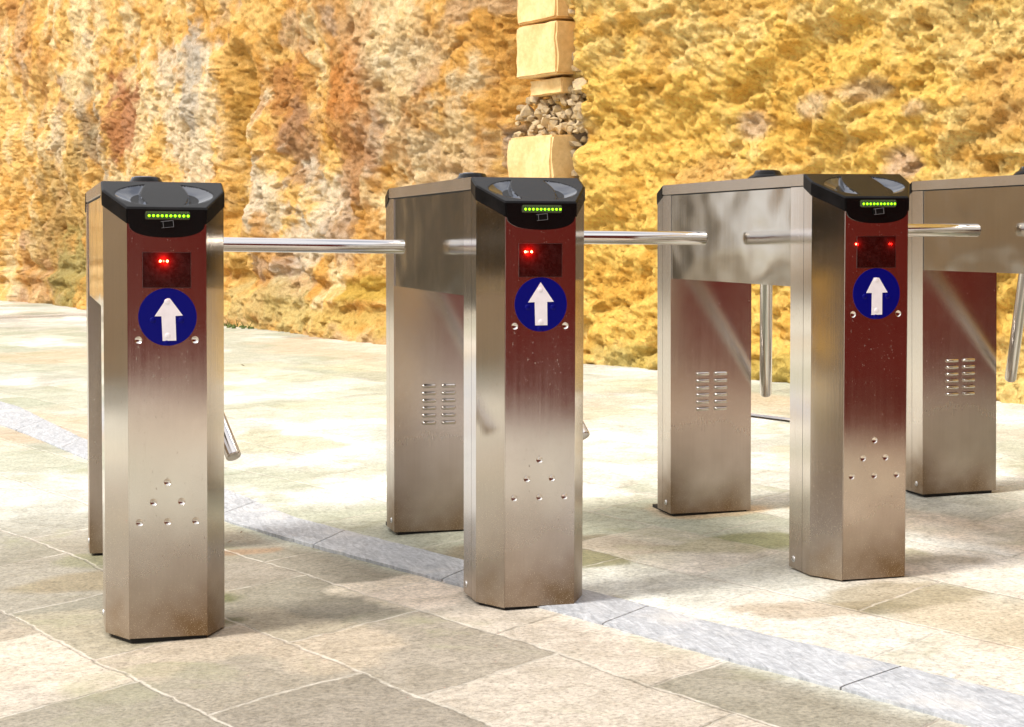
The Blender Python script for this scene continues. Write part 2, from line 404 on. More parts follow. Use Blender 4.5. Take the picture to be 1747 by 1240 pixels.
# ---- rock cut wall
def rock_material():
    m, nt, b = mat('ochre_rock')
    at = nt.nodes.new('ShaderNodeVertexColor'); at.layer_name = 'tone'
    o = coords(nt, (1, .72, 1))
    f = noise(nt, o, 42, 8, .75, .6); g = noise(nt, o, 11, 7, .7, .8); h = noise(nt, o, 90, 5, .7)
    c = mixc(nt, 1, at.outputs[0], ramp(nt, f, [(.29, (.46, .32, .20)), (.39, (.93, .88, .80)), (.54, (1.12, 1.12, 1.12)), (.68, (1.28, 1.32, 1.38))]).outputs[0], 'MULTIPLY')  # dark stops paint small shadows into the hollows of the same noise
    c = mixc(nt, 1, c, ramp(nt, g, [(.3, (.92, .80, .62)), (.52, (1, 1, 1)), (.72, (1.08, 1.10, 1.14))]).outputs[0], 'MULTIPLY')
    nt.links.new(c, b.inputs['Base Color']); b.inputs['Roughness'].default_value = .9; b.inputs['Specular IOR Level'].default_value = .2
    p = bump(nt, b, f, 1.0, .045); p = bump(nt, b, g, .6, .06, p); bump(nt, b, h, .8, .01, p)
    return m
M['rock'] = rock_material()
WALL = np.array([(-14, 46), (-7, 38), (-3, 32), (-1.2, 28.6), (-.39, 25.9), (.5, 22.6), (1.55, 18.5), (2.01, 16.55), (2.35, 14.65), (2.70, 13.3), (3.41, 10.9), (3.7, 10.3), (4.0, 9.4), (4.3, 8.4), (4.9, 6.5), (5.5, 4.2), (6.0, 1.0), (6.3, -4), (6.6, -16)], float)
def wall_xy(y):
    t = np.asarray(y, float)
    return np.interp(t, WALL[::-1, 1], WALL[::-1, 0])
def build_wall():
    ys = [-16.0]
    while ys[-1] < 46:
        y = ys[-1]; d = math.hypot(max(y, 0), 1)
        ys.append(y + (.4 if y < 5.6 else (.0016 * d if y < 25 else .0035 * d)))
    ys = np.array(ys)
    k = np.exp(-np.linspace(-2, 2, 41) ** 2); k /= k.sum()
    yy = np.linspace(-18, 48, 1600); xx = np.interp(yy, WALL[::-1, 1], WALL[::-1, 0]); xs_ = np.convolve(np.pad(xx, 20, 'edge'), k, 'valid')
    bx = np.interp(ys, yy, xs_)
    tx = np.gradient(bx, ys); L = np.hypot(tx, 1)
    nx, ny = -1 / L, tx / L                            # towards the lane
    s = np.r_[0, np.cumsum(np.hypot(np.diff(bx), np.diff(ys)))]
    zs = np.concatenate([np.arange(-.12, 2.5, .0125), np.arange(2.5, 4.2, .022), np.arange(4.2, 6.2, .08)])
    S, Z = np.meshgrid(s * .7, zs); YY = np.broadcast_to(ys, S.shape)
    right = 1 - sm(YY, 10.9, 11.5)                      # right of the masonry slot
    # relief
    d = (fbm(S * .9, Z * .9, 1, 4) - .5) * .30
    d += (fbm(S * 2.8, Z * 3.2, 5, 4) - .5) * .15
    w1 = fbm(S * 3, Z * 3, 9, 2)
    fine = fbm(S * 11 + w1 * 4, Z * 13 + w1 * 3, 13, 4, .65)
    fin2 = fbm(S * 24 + w1 * 5, Z * 27, 15, 3, .65)
    d += (fine - .5) * (.075 - .02 * right) + (fin2 - .5) * .042 + (.5 - np.abs(fbm(S * 15, Z * 16 + w1 * 5, 16, 2) - .5) * 2) * .022
    # pick marks run diagonally on the right
    a = S * .55 + Z * .83; c_ = -S * .83 + Z * .55
    diag = fbm(a * 9, c_ * 26, 19, 3, .6)
    d += right * (1 - np.abs(diag * 2 - 1)) * .05
    steps = fbm(S * 2.3 + 7, Z * 4.2 + S * 1.6, 23, 3)
    d += right * (sm(steps, .42, .62) - .5) * .06
    # pits
    pitn = fbm(S * 7, Z * 7.5, 29, 2)
    d -= sm(pitn, .72, .80) * .045
    pit2 = vn(S * 19, Z * 19, 37)
    d -= sm(pit2, .86, .97) * .028
    # vertical weathering groove and cracks on the left part
    for cy, wd, dp, z0, z1 in ((17.1, .30, .16, .9, 2.5), (17.05, .22, .14, .3, .95), (12.05, .05, .08, .0, 3), (22.0, .25, .15, .0, 2.6), (14.1, .05, .05, .8, 1.5)):
        g = np.exp(-((YY - cy - (fbm(Z * 2 + cy, Z * 0 + 3, 41, 3) - .5) * wd * 2) / wd) ** 2) * sm(Z, z0, z0 + .2) * (1 - sm(Z, z1, z1 + .3))
        d -= g * dp
    # slot with masonry
    slot = sm(YY, 10.92, 11.0) * (1 - sm(YY, 11.78, 11.9)) * sm(Z, .9, 1.2)
    d -= slot * .10
    # undercut foot
    foot = 1 - sm(Z + (fbm(S * 1.5, Z * 0, 43, 3) - .5) * .3, .02, .30)
    d += foot * (.10 + .10 * (fbm(S * 2.2, Z * 2, 47, 3) - .5))
    und = np.exp(-((Z - .42 - (fbm(S * 1.1, Z * 0 + 1, 49, 2) - .5) * .25) / .06) ** 2) * (1 - right)
    d -= und * .06
    lip = np.exp(-((Z - .33) / .07) ** 2) * (1 - right) * .05; d += lip
    # ---- colour of the stone itself
    n1 = fbm(S * .7, Z * .9, 61, 4); n2 = fbm(S * 2.2, Z * 1.4, 67, 5, .6); n3 = fbm(S * 5, Z * 6, 73, 4, .6); n4 = fbm(S * 1.2 + 9, Z * .55, 79, 5, .6)
    col = np.zeros(S.shape + (3,)); col[:] = (.88, .55, .18)                           # left: buff
    col = lerp3(col, (.92, .76, .47), sm(n2, .48, .64) * .65)
    col = lerp3(col, (.68, .33, .06), sm(n3 * .5 + n1 * .5, .49, .60) * .75)
    col = lerp3(col, (.48, .21, .07), sm(n4, .56, .68) * .6)
    col = lerp3(col, (.50, .45, .41), sm(fbm(S * 1.6, Z * 1.9, 83, 4), .62, .72) * .35)
    rc = np.zeros_like(col); rc[:] = (.97, .63, .15)                                  # right: yellow
    rc = lerp3(rc, (.95, .70, .27), sm(n2, .42, .60) * .85)
    rc = lerp3(rc, (.78, .40, .06), sm(n3, .54, .66) * .6)
    rc = lerp3(rc, (.72, .42, .19), sm(n4, .6, .7) * .45)
    col = col + (rc - col) * right[..., None]
    blobs = (  # y, z, ry, rz, colour, amount
        (20.7, 2.25, .55, .45, (.45, .17, .07), .85), (18.4, 1.9, .75, .8, (.88, .76, .56), .7), (19.2, 2.4, .5, .5, (.88, .76, .56), .6), (18.3, 2.5, .22, .5, (.45, .42, .38), .6),
        (17.1, 1.9, .3, .75, (.55, .30, .06), .75), (17.1, .6, .25, .3, (.50, .28, .06), .7), (15.9, 2.1, .6, .40, (.52, .24, .08), .85), (15.6, 1.6, .5, .40, (.46, .26, .14), .8),
        (16.4, 1.25, .5, .35, (.82, .72, .55), .75), (14.9, 1.1, .6, .35, (.82, .72, .55), .75), (14.3, 2.05, .5, .35, (.62, .25, .06), .8), (14.3, 1.5, .35, .4, (.50, .25, .10), .75),
        (14.5, .85, .4, .25, (.50, .32, .20), .7), (15.6, .75, .6, .2, (.74, .66, .55), .6), (14.2, .42, .8, .10, (.62, .40, .07), .9), (14.6, .2, 1.6, .14, (.66, .46, .13), .8), (16.2, .2, 1.3, .22, (.66, .52, .22), .7),
        (22.1, 2.0, .5, .5, (.30, .24, .17), .7), (21.6, 2.0, .3, .4, (.48, .42, .36), .6), (23.5, .9, 1.4, .9, (.50, .32, .10), .7), (22.9, .4, .9, .45, (.32, .30, .10), .6),
        (17.7, .08, .5, .14, (.14, .19, .04), .9), (13.1, 2.3, .8, .7, (.80, .62, .36), .6), (12.6, 1.5, .6, .6, (.72, .60, .40), .5),
        (9.53, 1.49, .16, .08, (.74, .54, .36), .8), (8.96, 1.56, .17, .08, (.72, .54, .36), .7), (8.63, 1.62, .22, .07, (.70, .52, .34), .7), (8.22, 1.50, .12, .045, (.66, .48, .31), .7), (8.36, 1.22, .14, .09, (.66, .46, .31), .85),
        (9.9, 1.2, .3, .12, (.62, .33, .14), .5), (10.2, .1, .6, .10, (.50, .42, .12), .5), (9.1, .1, .5, .1, (.48, .42, .12), .6),
        (11.4, 1.6, .36, .13, (.34, .27, .20), .6), (11.05, 1.45, .09, .45, (.24, .19, .15), .8), (11.95, 1.35, .12, .3, (.42, .33, .27), .6))
    wob = (fbm(S * 4, Z * 4, 91, 5, .62) - .5) * 2.6
    for by, bz, ry, rz, c, amt in blobs:
        dd = np.sqrt(((YY - by) / ry) ** 2 + ((Z - bz) / rz) ** 2) + wob * (.45 if by < 10 else 1)
        col = lerp3(col, c, (1 - sm(dd, .5, 1.35)) * amt)
        if by < 10 and bz > 1.15:                        # smooth mortar patches
            d = d + (1 - sm(dd, .7, 1.1)) * .0
    # flatten relief under the mortar patches
    X = bx[None, :] + nx[None, :] * d; Y = ys[None, :] + ny[None, :] * d
    o = grid_mesh('stone_wall', X, Y, Z + gz(X) * 0 , col, M['rock'])
    return tag(o, 'rough ochre rock wall with rust and pale stains rising behind the turnstiles', 'wall')
wall = build_wall()

def block_material():
    m, nt, b = mat('dressed_sandstone')
    o = coords(nt); f = noise(nt, o, 30, 6, .65); g = noise(nt, o, 5, 4, .6)
    c = ramp(nt, g, [(.3, (.64, .41, .16)), (.6, (.76, .55, .27))]).outputs[0]
    c = mixc(nt, 1, c, ramp(nt, f, [(.3, (.88, .85, .8)), (.6, (1.06, 1.06, 1.06))]).outputs[0], 'MULTIPLY')
    nt.links.new(c, b.inputs['Base Color']); b.inputs['Roughness'].default_value = .85
    bump(nt, b, f, .5, .008); return m
M['block'] = block_material()
def rough_block(y0, y1, z0, z1, out, depth, seed, bev=.025, name='stone_block'):
    """a dressed block set in the wall; out = how far its face stands from the wall line"""
    bm = bmesh.new()
    yc = (y0 + y1) / 2; xw = float(wall_xy(yc))
    r = bmesh.ops.create_cube(bm, size=1)
    t = Vector((float(wall_xy(y1)) - float(wall_xy(y0)), y1 - y0, 0)); ln = t.length; t.normalize()
    n = Vector((-t.y, t.x, 0))
    bmesh.ops.bevel(bm, geom=list(bm.edges), offset=.03, segments=2, affect='EDGES')
    bmesh.ops.subdivide_edges(bm, edges=list(bm.edges), cuts=5, use_grid_fill=True)
    rng = random.Random(seed)
    from mathutils import noise as mn
    for v in bm.verts:
        q = v.co.copy()
        jit = mn.noise(Vector((q.x * 2.3 + seed, q.y * 2.3, q.z * 2.3))) * .04 + mn.noise(Vector((q.x * 6 + seed, q.y * 6, q.z * 6))) * .045 + mn.noise(Vector((q.x * 17 + seed, q.y * 17, q.z * 17))) * .02
        P = Vector((xw, yc, (z0 + z1) / 2)) + t * (q.x * ln) + n * (out - depth / 2 + q.y * depth) + Vector((0, 0, q.z * (z1 - z0)))
        P += n * jit * .35 + Vector((0, 0, jit * .25 * (z1 - z0)))
        v.co = P
    o = from_bm(name, bm, M['block'], wall, smooth=True)
    es = o.modifiers.new('e', 'EDGE_SPLIT'); es.split_angle = R(62)
    return o
b = rough_block(11.10, 11.62, 1.00, 1.52, .13, .4, 1); b['label'] = 'pale squared sandstone block jutting from the slot'
b = rough_block(11.12, 11.50, 1.795, 1.893, .03, .3, 2); b['label'] = 'thin orange block under the top block'
b = rough_block(11.08, 11.56, 1.912, 2.25, .10, .4, 3)
b = rough_block(11.12, 11.60, 2.275, 2.62, .07, .4, 4)

# rubble packed in the slot, moss at the wall's foot
def lump(bm, p, r, seed):
    from mathutils import noise as mn
    g = bmesh.ops.create_icosphere(bm, subdivisions=1, radius=1)
    for v in g['verts']:
        q = v.co.copy(); k = 1 + .9 * mn.noise(q * 1.9 + Vector((seed, seed * .7, 0)))
        v.co = Vector((q.x * r[0] * k, q.y * r[1] * k, q.z * r[2] * k)) + Vector(p)
def rubble():
    m = plain('grey_rubble_mortar', (.34, .26, .17), .9, nz=.05, sc=30, tint=(.58, .43, .22))
    bm = bmesh.new(); rg = random.Random(8)
    for i in range(150):
        y = rg.uniform(11.0, 11.85); z = rg.uniform(1.52, 1.80)
        if rg.random() < .35: y = rg.uniform(10.98, 11.15); z = rg.uniform(.9, 2.6)
        s = rg.uniform(.015, .05)
        lump(bm, (float(wall_xy(y)) + rg.uniform(.03, .09), y, z), (s, s * rg.uniform(.8, 1.6), s * rg.uniform(.6, 1.1)), i)
    o = from_bm('rubble_filling', bm, m, wall); o['kind'] = 'stuff'
rubble()
def moss():
    m = plain('moss_green', (.05, .085, .015), .9, nz=.05, sc=60, tint=(.14, .17, .04))
    bm = bmesh.new(); rg = random.Random(5)
    for i in range(900):
        y = rg.gauss(18.0, 1.0)
        if y < 16.3 or y > 21: continue
        x = float(wall_xy(y)) - abs(rg.gauss(.12, .10)); s = rg.uniform(.012, .035)
        if rg.random() < .5:
            a = rg.uniform(0, 6.3); t = .05 * rg.random() + .02
            v = [bm.verts.new((x, y, gz(x))), bm.verts.new((x + .012, y, gz(x))), bm.verts.new((x + t * math.cos(a), y + t * math.sin(a), gz(x) + t * 1.2))]
            bm.faces.new(v)
        else:
            g = bmesh.ops.create_icosphere(bm, subdivisions=1, radius=s)
            for v in g['verts']: v.co = Vector((v.co.x + x, v.co.y + y, v.co.z * .6 + gz(x) + .003))
    tag(from_bm('moss', bm, m, smooth=True), 'green moss and weeds at the foot of the rock wall between the first two turnstiles', 'moss', kind='stuff')
moss()

# ---- surroundings that the steel reflects: lane wall on the left, red booth behind the camera
def masonry(name, col, col2, sc, bw=.6, rh=.3):
    m, nt, b = mat(name)
    o = coords(nt); f = noise(nt, o, 6, 6, .65)
    c = ramp(nt, f, [(.3, col), (.65, col2)]).outputs[0]
    nt.links.new(c, b.inputs['Base Color']); b.inputs['Roughness'].default_value = .9
    bump(nt, b, noise(nt, o, 20, 5, .7), .6, .03)
    return m
def lane_wall():
    m = masonry('weathered_stone', (.32, .25, .17), (.52, .42, .29), 5)
    P = [(-9.5, -14), (-9, -4), (-8.6, 6), (-8.2, 16), (-9.0, 28), (-16, 44)]
    bm = bmesh.new()
    for (x0, y0), (x1, y1) in zip(P, P[1:]):
        for z0, z1, off in ((-.3, .35, .10), (.35, 3.3, 0), (3.3, 3.45, .12)):
            v = []
            for x, y in ((x0 + off, y0), (x1 + off, y1), (x1 - .6, y1), (x0 - .6, y0)):
                v.append((x, y))
            lo = [bm.verts.new((x, y, z0)) for x, y in v]; hi = [bm.verts.new((x, y, z1)) for x, y in v]
            bm.faces.new(lo); bm.faces.new(hi)
            for i in range(4): bm.faces.new((lo[i], lo[(i + 1) % 4], hi[(i + 1) % 4], hi[i]))
    tag(from_bm('stone_wall', bm, m), 'weathered brown stone wall closing the lane on the left, seen only in reflections', 'wall')
lane_wall()
def booth():
    root = bpy.data.objects.new('ticket_booth', None); C.objects.link(root)
    tag(root, 'dark red ticket booth standing beside the camera, mirrored in the turnstile fronts', 'booth')
    A, B = Vector((-1.1, -4.75, 0)), Vector((4.15, 3.15, 0))
    d = (B - A); L = d.length; d.normalize(); nrm = Vector((d.y, -d.x, 0))    # away from the turnstiles
    root.location = (A + B) / 2; root.rotation_euler = (0, 0, math.atan2(d.y, d.x))
    red = plain('dark_red_paint', (.095, .0075, .004), .75, spec=.08, nz=.08, sc=3, tint=(.075, .006, .0035))
    def bx(name, x0, x1, y0, y1, z0, z1, m, bev=.004):
        bm = bmesh.new(); r = bmesh.ops.create_cube(bm, size=1)
        for v in r['verts']: v.co = Vector(((x0 + x1) / 2 + v.co.x * (x1 - x0), (y0 + y1) / 2 + v.co.y * (y1 - y0), (z0 + z1) / 2 + v.co.z * (z1 - z0)))
        bmesh.ops.bevel(bm, geom=list(bm.edges), offset=bev, segments=1, affect='EDGES')
        return from_bm(name, bm, m, root)
    bx('wall', -L / 2, L / 2, -1.6, 0, .02, 2.55, red)
    for k in range(7):
        x = -L / 2 + (k + .5) * L / 7
        bx('wall_panel', x - L / 14 + .05, x + L / 14 - .05, .001, .02, .25, 2.3, red, .006)
    bx('roof', -L / 2 - .15, L / 2 + .15, -1.75, .22, 2.56, 2.68, plain('booth_roof_metal', (.08, .07, .065), .5, nz=.1, sc=5), .01)
booth()

def reflection_gate():  # added out of view to give the side panels a dark reflection
    root = bpy.data.objects.new('added_dark_gate', None); C.objects.link(root); root.location = (-2.7, 20, 0)
    tag(root, 'dark gate between piers, added out of view to darken the reflections in the polished side panels', 'gate')
    root['label'] = 'unseen dark double gate added far down the lane for its reflection in the polished side panels'
    wood = plain('dark_oak', (.055, .045, .034), .6, nz=.1, sc=12, tint=(.10, .08, .055)); st = masonry('pier_stone', (.30, .24, .16), (.48, .39, .27), 5)
    def bx(name, x0, x1, y0, y1, z0, z1, m, par):
        bm = bmesh.new(); boxm(bm, x0, x1, y0 + OY, y1 + OY, z0, z1, .006); return from_bm(name, bm, m, par)
    for s_ in (-1, 1):
        leaf_ = bx('gate_leaf', *(sorted((s_ * .02, s_ * 1.12))), -.03, .03, .06, 2.9, wood, root)
        for z in (.5, 1.5, 2.5): bx('rail', *(sorted((s_ * .06, s_ * 1.08))), -.07, -.032, z, z + .16, wood, leaf_)
        bx('pier', *(sorted((s_ * 1.15, s_ * 1.5))), -.25, .25, -.05, 3.2, st, root)
    bx('lintel', -1.5, 1.5, -.24, .24, 3.205, 3.6, st, root)
reflection_gate()

# ================================================================= TURNSTILE
HW, WF, CD, LEN, PD, SD, PF = .1306, .0842, .0869, 1.3013, .2125, .1337, 1.096
ZC, HB = .7193, .0293
SLOPE = (1 - .9411) / SD
def capz(y): return 1 - SLOPE * (SD - y)
def dome_bm(r, h, n=20):
    return lathe([(r, -.0006), (r, 0), (r * .93, h * .35), (r * .72, h * .72), (r * .4, h * .94), (0, h)], n)
def stud(name, x, z, r, h, y, m, parent):
    bm = place_bm(dome_bm(r, h), (x, y - OY, z), (0, -1, 0))
    return from_bm(name, bm, m, parent, smooth=True)

def cap_parts(root, flip):
    """black plastic end cap with two scooped finger rests; flip = far end"""
    fy = (lambda y: LEN - y) if flip else (lambda y: y); fx = (lambda x: -x) if flip else (lambda x: x)
    e = .0022
    def hwid(y): return (WF + (HW - WF) * np.clip(y, 0, CD) / CD) + e
    nu, nv = 121, 81
    u = np.linspace(-1, 1, nu); yv = np.linspace(-.0022, SD - .0008, nv)
    U, Y = np.meshgrid(u, yv); X = U * hwid(Y)
    # bowl
    cy, ay, ax = .066, .056, .106
    el = np.clip(1 - ((Y - cy) / ay) ** 2, 0, 1); xo = ax * np.sqrt(el)
    t = (Y - cy) / ay
    xi = .036 + .014 * np.cos(t * 1.45) 
    inn = (np.abs(X) > xi) & (np.abs(X) < xo)
    f = np.clip((np.abs(X) - xi) / np.maximum(xo - xi, 1e-4), 0, 1)
    D = .017 * np.sqrt(el) * np.clip((xo - xi) / .05, 0, 1) ** .5 * sm(f, 0, .16) * (1 - f ** 1.7)
    Z = capz(Y) - np.where(inn, D, 0)
    # round the rim over
    rim = np.minimum((1 - np.abs(U)) * hwid(Y), Y + .0022); Z = Z - .003 * (1 - sm(rim, 0, .004)) 
    def mk(mask, name, m):
        bm = bmesh.new(); vs_ = {}
        def V(i, j):
            if (i, j) not in vs_: vs_[i, j] = bm.verts.new((fx(X[i, j]), fy(Y[i, j]) - OY, Z[i, j]))
            return vs_[i, j]
        for i in range(nv - 1):
            for j in range(nu - 1):
                if mask[i, j]: bm.faces.new((V(i, j), V(i, j + 1), V(i + 1, j + 1), V(i + 1, j)))
        return bm
    fm = inn[:-1, :-1] & inn[1:, 1:] & inn[1:, :-1] & inn[:-1, 1:]
    bm = mk(~fm, 'cap', None)
    # skirt
    outl = [(-HW - e, SD - .0008), (-HW - e, CD), (-WF - e * .6, -.0022), (WF + e * .6, -.0022), (HW + e, CD), (HW + e, SD - .0008)]
    top = [bm.verts.new((fx(x), fy(y) - OY, capz(y) - .003)) for x, y in outl]
    bot = [bm.verts.new((fx(x), fy(y) - OY, capz(y) - .0335)) for x, y in outl]
    bi = [bm.verts.new((fx(x * .97), fy(y + (.003 if y < SD - .01 else 0)) - OY, capz(y) - .0335)) for x, y in outl]
    ti = [bm.verts.new((fx(x * .97), fy(y + (.003 if y < SD - .01 else 0)) - OY, capz(y) - .012)) for x, y in outl]
    for a, b_ in ((top, bot), (bot, bi), (bi, ti)):
        for i in range(5): bm.faces.new((a[i], a[i + 1], b_[i + 1], b_[i]))
    bm.faces.new(ti)
    bmesh.ops.recalc_face_normals(bm, faces=bm.faces)
    me = bpy.data.meshes.new('end_cap')
    for f_ in bm.faces: f_.smooth = len(f_.verts) == 4 and f_.calc_area() < 2e-5
    bm.to_mesh(me); bm.free()
    cap = link('end_cap', me, M['cap'], root)
    for s in (-1, 1):
        msk = fm & (np.sign(U[:-1, :-1] + 1e-3) == s)
        from_bm('scoop', mk(msk, 'scoop', None), M['scoop'], cap, smooth=True)
    return cap

def make_turnstile():
    root = bpy.data.objects.new('turnstile', None); C.objects.link(root)
    # near and far posts ------------------------------------------------
    g = .0022
    def post(name, flip):
        fy = (lambda y: LEN - y) if flip else (lambda y: y)
        pd = LEN - PF if flip else PD
        side = [(-HW, pd), (-HW, SD + .001), (-HW + g, SD + .001), (-HW + g, SD - .001), (-HW, SD - .001), (-HW, CD), (-WF, 0)] + ([] if flip else [(-WF + .0012, 0), (-WF + .0012, .007)])
        poly = side + [(-x, y) for x, y in side[::-1]]
        z1 = lambda x, y: (.9685 if y > SD - .002 else capz(y) - .0125)
        poly2 = [(x, fy(y)) for x, y in poly]
        p = prism(name, poly2, .004, lambda x, y: z1(x, fy(y)), M['leg' if flip else 'post'], root)
        return p
    post('front_post', False); rear = post('rear_post', True)
    # crisp folded edge strips either side of the front sheet
    # front sheet
    dents = [(-.0010, .347), (-.0312, .3038), (.0290, .3038), (-.0613, .2603), (-.0010, .2603), (.0592, .2603), (-.0613, .6562), (.0592, .6562)]
    dr = .0074
    x0, x1, za, zb = -WF + .0013, WF - .0013, .006, .9055
    def lines(a0, a1, cs, step):
        v = list(np.arange(a0, a1, step)) + [a1]
        v = [t_ for t_ in v if all(abs(t_ - c_) > dr + .0006 or t_ in (a0, a1) for c_ in cs)]
        for c_ in cs: v += list(c_ + np.linspace(-dr - .0004, dr + .0004, 25))
        v = sorted(v); o_ = [v[0]]
        for t_ in v[1:]:
            if t_ - o_[-1] > 1.5e-4: o_.append(t_)
        return np.array(o_)
    gx = lines(x0, x1, sorted(set(d_[0] for d_ in dents)), .02); gzz = lines(za, zb, sorted(set(d_[1] for d_ in dents)), .05)
    GX, GZ = np.meshgrid(gx, gzz); GY = np.full_like(GX, -.0016)
    for cx_, cz_ in dents:
        q_ = np.clip(np.hypot(GX - cx_, GZ - cz_) / dr, 0, 1)
        GY += .0028 * np.sqrt(np.clip(1 - q_ ** 2, 0, 1)) ** 1.1
    bm = bmesh.new(); gv = [[bm.verts.new((GX[i, j], GY[i, j] - OY, GZ[i, j])) for j in range(len(gx))] for i in range(len(gzz))]
    for i in range(len(gzz) - 1):
        for j in range(len(gx) - 1): bm.faces.new((gv[i][j], gv[i][j + 1], gv[i + 1][j + 1], gv[i + 1][j])).smooth = bool(max(GY[i, j], GY[i, j + 1], GY[i + 1, j], GY[i + 1, j + 1]) > -.0014)
    be = [e_ for e_ in bm.edges if e_.is_boundary]
    ex = bmesh.ops.extrude_edge_only(bm, edges=be)
    for v in ex['geom']:
        if isinstance(v, bmesh.types.BMVert): v.co.y += .0012
    me = bpy.data.meshes.new('front_panel'); bmesh.ops.recalc_face_normals(bm, faces=bm.faces)
    if sum(f_.normal.y for f_ in bm.faces if len(f_.verts) == 4) > 0: bmesh.ops.reverse_faces(bm, faces=bm.faces)
    bm.to_mesh(me); bm.free()
    fp = link('front_panel', me, M['front'], root)
    es_ = fp.modifiers.new('e', 'EDGE_SPLIT'); es_.split_angle = R(38)
    # near-black plates painting the shaded gap under the posts
    for y0, y1 in ((.0, PD), (PF, LEN)):
        poly = [(-HW + .012, y0 + (.09 if y0 == 0 else .006)), (-WF + .004, y0 + .008), (WF - .004, y0 + .008), (HW - .012, y0 + (.09 if y0 == 0 else .006)), (HW - .012, y1 - .006), (-HW + .012, y1 - .006)]
        prism('base_gap_shade', poly, -.006, .0042, M['dark'], root)
    # middle housing: thin cabinet hung on the left, open on the right for the arms
    hs = box('housing', -HW + .006, -.035, PD, PF, ZC + .002, .9675, M['panel'], root)
    # recessed polished side sheet with folded bottom edge
    extr = bmesh.new(); boxm(extr, -HW + .0025, -HW + .0055, PD + .002, PF - .002, ZC, .9665, .0008)
    from_bm('side_panel', extr, M['panel'], root)
    # lid
    lid = box('lid', -HW - .0012, HW + .0012, SD, LEN - SD, 1 - HB + .0005, 1.0, M['lid'], root, bev=.0014)
    # near-black strip painting the shade of the gap under the lid
    box('lid_gap_shade', -HW + .004, HW - .004, SD + .002, LEN - SD - .002, .9675, 1 - HB + .001, M['dark'], root)
    # domed reader on the lid
    bm = lathe([(.057, 0), (.057, .004), (.050, .012), (.043, .0155), (.040, .0175), (.034, .027), (.026, .0285), (0, .029)], 40)
    for v in bm.verts: v.co += Vector((0, .67 - OY, 1.0))
    dm = from_bm('top_indicator', bm, M['cap'], root, smooth=True)
    bm = lathe([(.0355, .0165), (.031, .0275), (.026, .0295), (0, .0302)], 12)
    for v in bm.verts: v.co += Vector((-.004, .67 - OY, 1.0))
    from_bm('lens', bm, M['scoop'], dm)
    cap_parts(root, False); cap_parts(root, True)
    # black apron under the cap
    W_ = .0822
    pts = []
    for k in range(41):
        x = -W_ + 2 * W_ * k / 40
        pts.append((x, .909 - .0325 * (max(0, 1 - abs(x / W_) ** 2.4)) ** (1 / 2.3)))
    ap = extrude_xz('reader_plate', pts + [(W_, .937), (-W_, .937)], -.0052, -.0017, M['apron'], root, bev=.0006)
    # green indicator
    ind = extrude_xz('indicator', rrect(-.0462, .0492, .9148, .9333, .005), -.0075, -.0053, M['lens'], root, bev=.0012)
    for k in range(10):
        x = -.0375 + k * .00915
        bm = place_bm(lathe([(.0030, 0), (.0027, .0008), (.0016, .0016), (0, .0018)], 7), (0, 0, 0), (0, -1, 0))
        ang = (math.pi / 2 if k > 4 else -math.pi / 2)
        bmesh.ops.rotate(bm, verts=bm.verts, cent=(0, 0, 0), matrix=Matrix.Rotation(ang, 3, 'Y'))
        for v in bm.verts: v.co = Vector((v.co.x + x, v.co.y - .0074 - OY, v.co.z + .9232))
        from_bm('led', bm, M['green'], ind)
    bm = bmesh.new()
    for k in range(21):
        for z in (.9178, .9292, .9310):
            x = -.0425 + k * .0043
            g_ = bmesh.ops.create_icosphere(bm, subdivisions=1, radius=.0011)
            for v in g_['verts']: v.co = Vector((v.co.x + x, v.co.y * .6 - .0075 - OY, v.co.z + z))
    from_bm('lens_pattern', bm, M['greendim'], ind, smooth=True)
    # small black key cover
    bm = bmesh.new(); boxm(bm, -.0125, .0135, -.012, -.005, .8985, .9125, .0018)
    bmesh.ops.rotate(bm, verts=bm.verts, cent=(0, -OY, .9055), matrix=Matrix.Rotation(R(-6), 3, 'Y'))
    kc = from_bm('key_cover', bm, M['cap'], root)
    bm = bmesh.new()
    for a in ((-.0130, .0135, .9115, .9128), (-.0130, .0135, .8980, .8990), (.0125, .0137, .898, .9128), (-.0090, -.0078, .898, .9115)):
        boxm(bm, a[0], a[1], -.0128, -.0112, a[2], a[3], .0003)
    bmesh.ops.rotate(bm, verts=bm.verts, cent=(0, -OY, .9055), matrix=Matrix.Rotation(R(-6), 3, 'Y'))
    from_bm('cover_rim', bm, plain('grey_cover_rim', (.16, .16, .17), .25), kc)  # lighter grey bars outlining the cover
    # smoked window with red lights
    fr = bmesh.new()
    for a in ((-.0522, .0512, .8445, .8458), (-.0522, .0512, .7682, .7695), (-.0522, -.0512, .7695, .8445), (.0502, .0512, .7695, .8445)):
        boxm(fr, a[0], a[1], -.0030, -.0016, a[2], a[3])
    win = extrude_xz('reader_window', [(-.0514, .7693), (.0504, .7693), (.0504, .8447), (-.0514, .8447)], -.0021, -.0016, M['glass'], root)
    from_bm('window_frame', fr, M['frame'], win)
    for k in range(2):
        bm = place_bm(dome_bm(.0024, .0021, 14), (0, -.0021 - OY, .8262), (0, -1, 0))
        o = from_bm('led', bm, M['red'], win, smooth=True); o.location.x = -.014 + k * .0148
    # round blue sticker with arrow
    cx, cz, rr = .0006, .7058, .0622
    sg = extrude_xz('direction_sign', [(cx + rr * math.cos(2 * math.pi * k / 72), cz + rr * math.sin(2 * math.pi * k / 72)) for k in range(72)], -.0023, -.0016, M['blue'], root)
    for x, z in ((-.0308, .6992), (.0296, .6988), (-.0014, .6500)): stud('bump', x, z, .0062, .0012, -.0023, M['blue'], sg)
    extrude_xz('arrow', [(0, .7566), (.0314, .7118), (.0156, .7114), (.0164, .6580), (-.0127, .6576), (-.0142, .7110), (-.0297, .7106)], -.0029, -.0024, M['white'], sg)
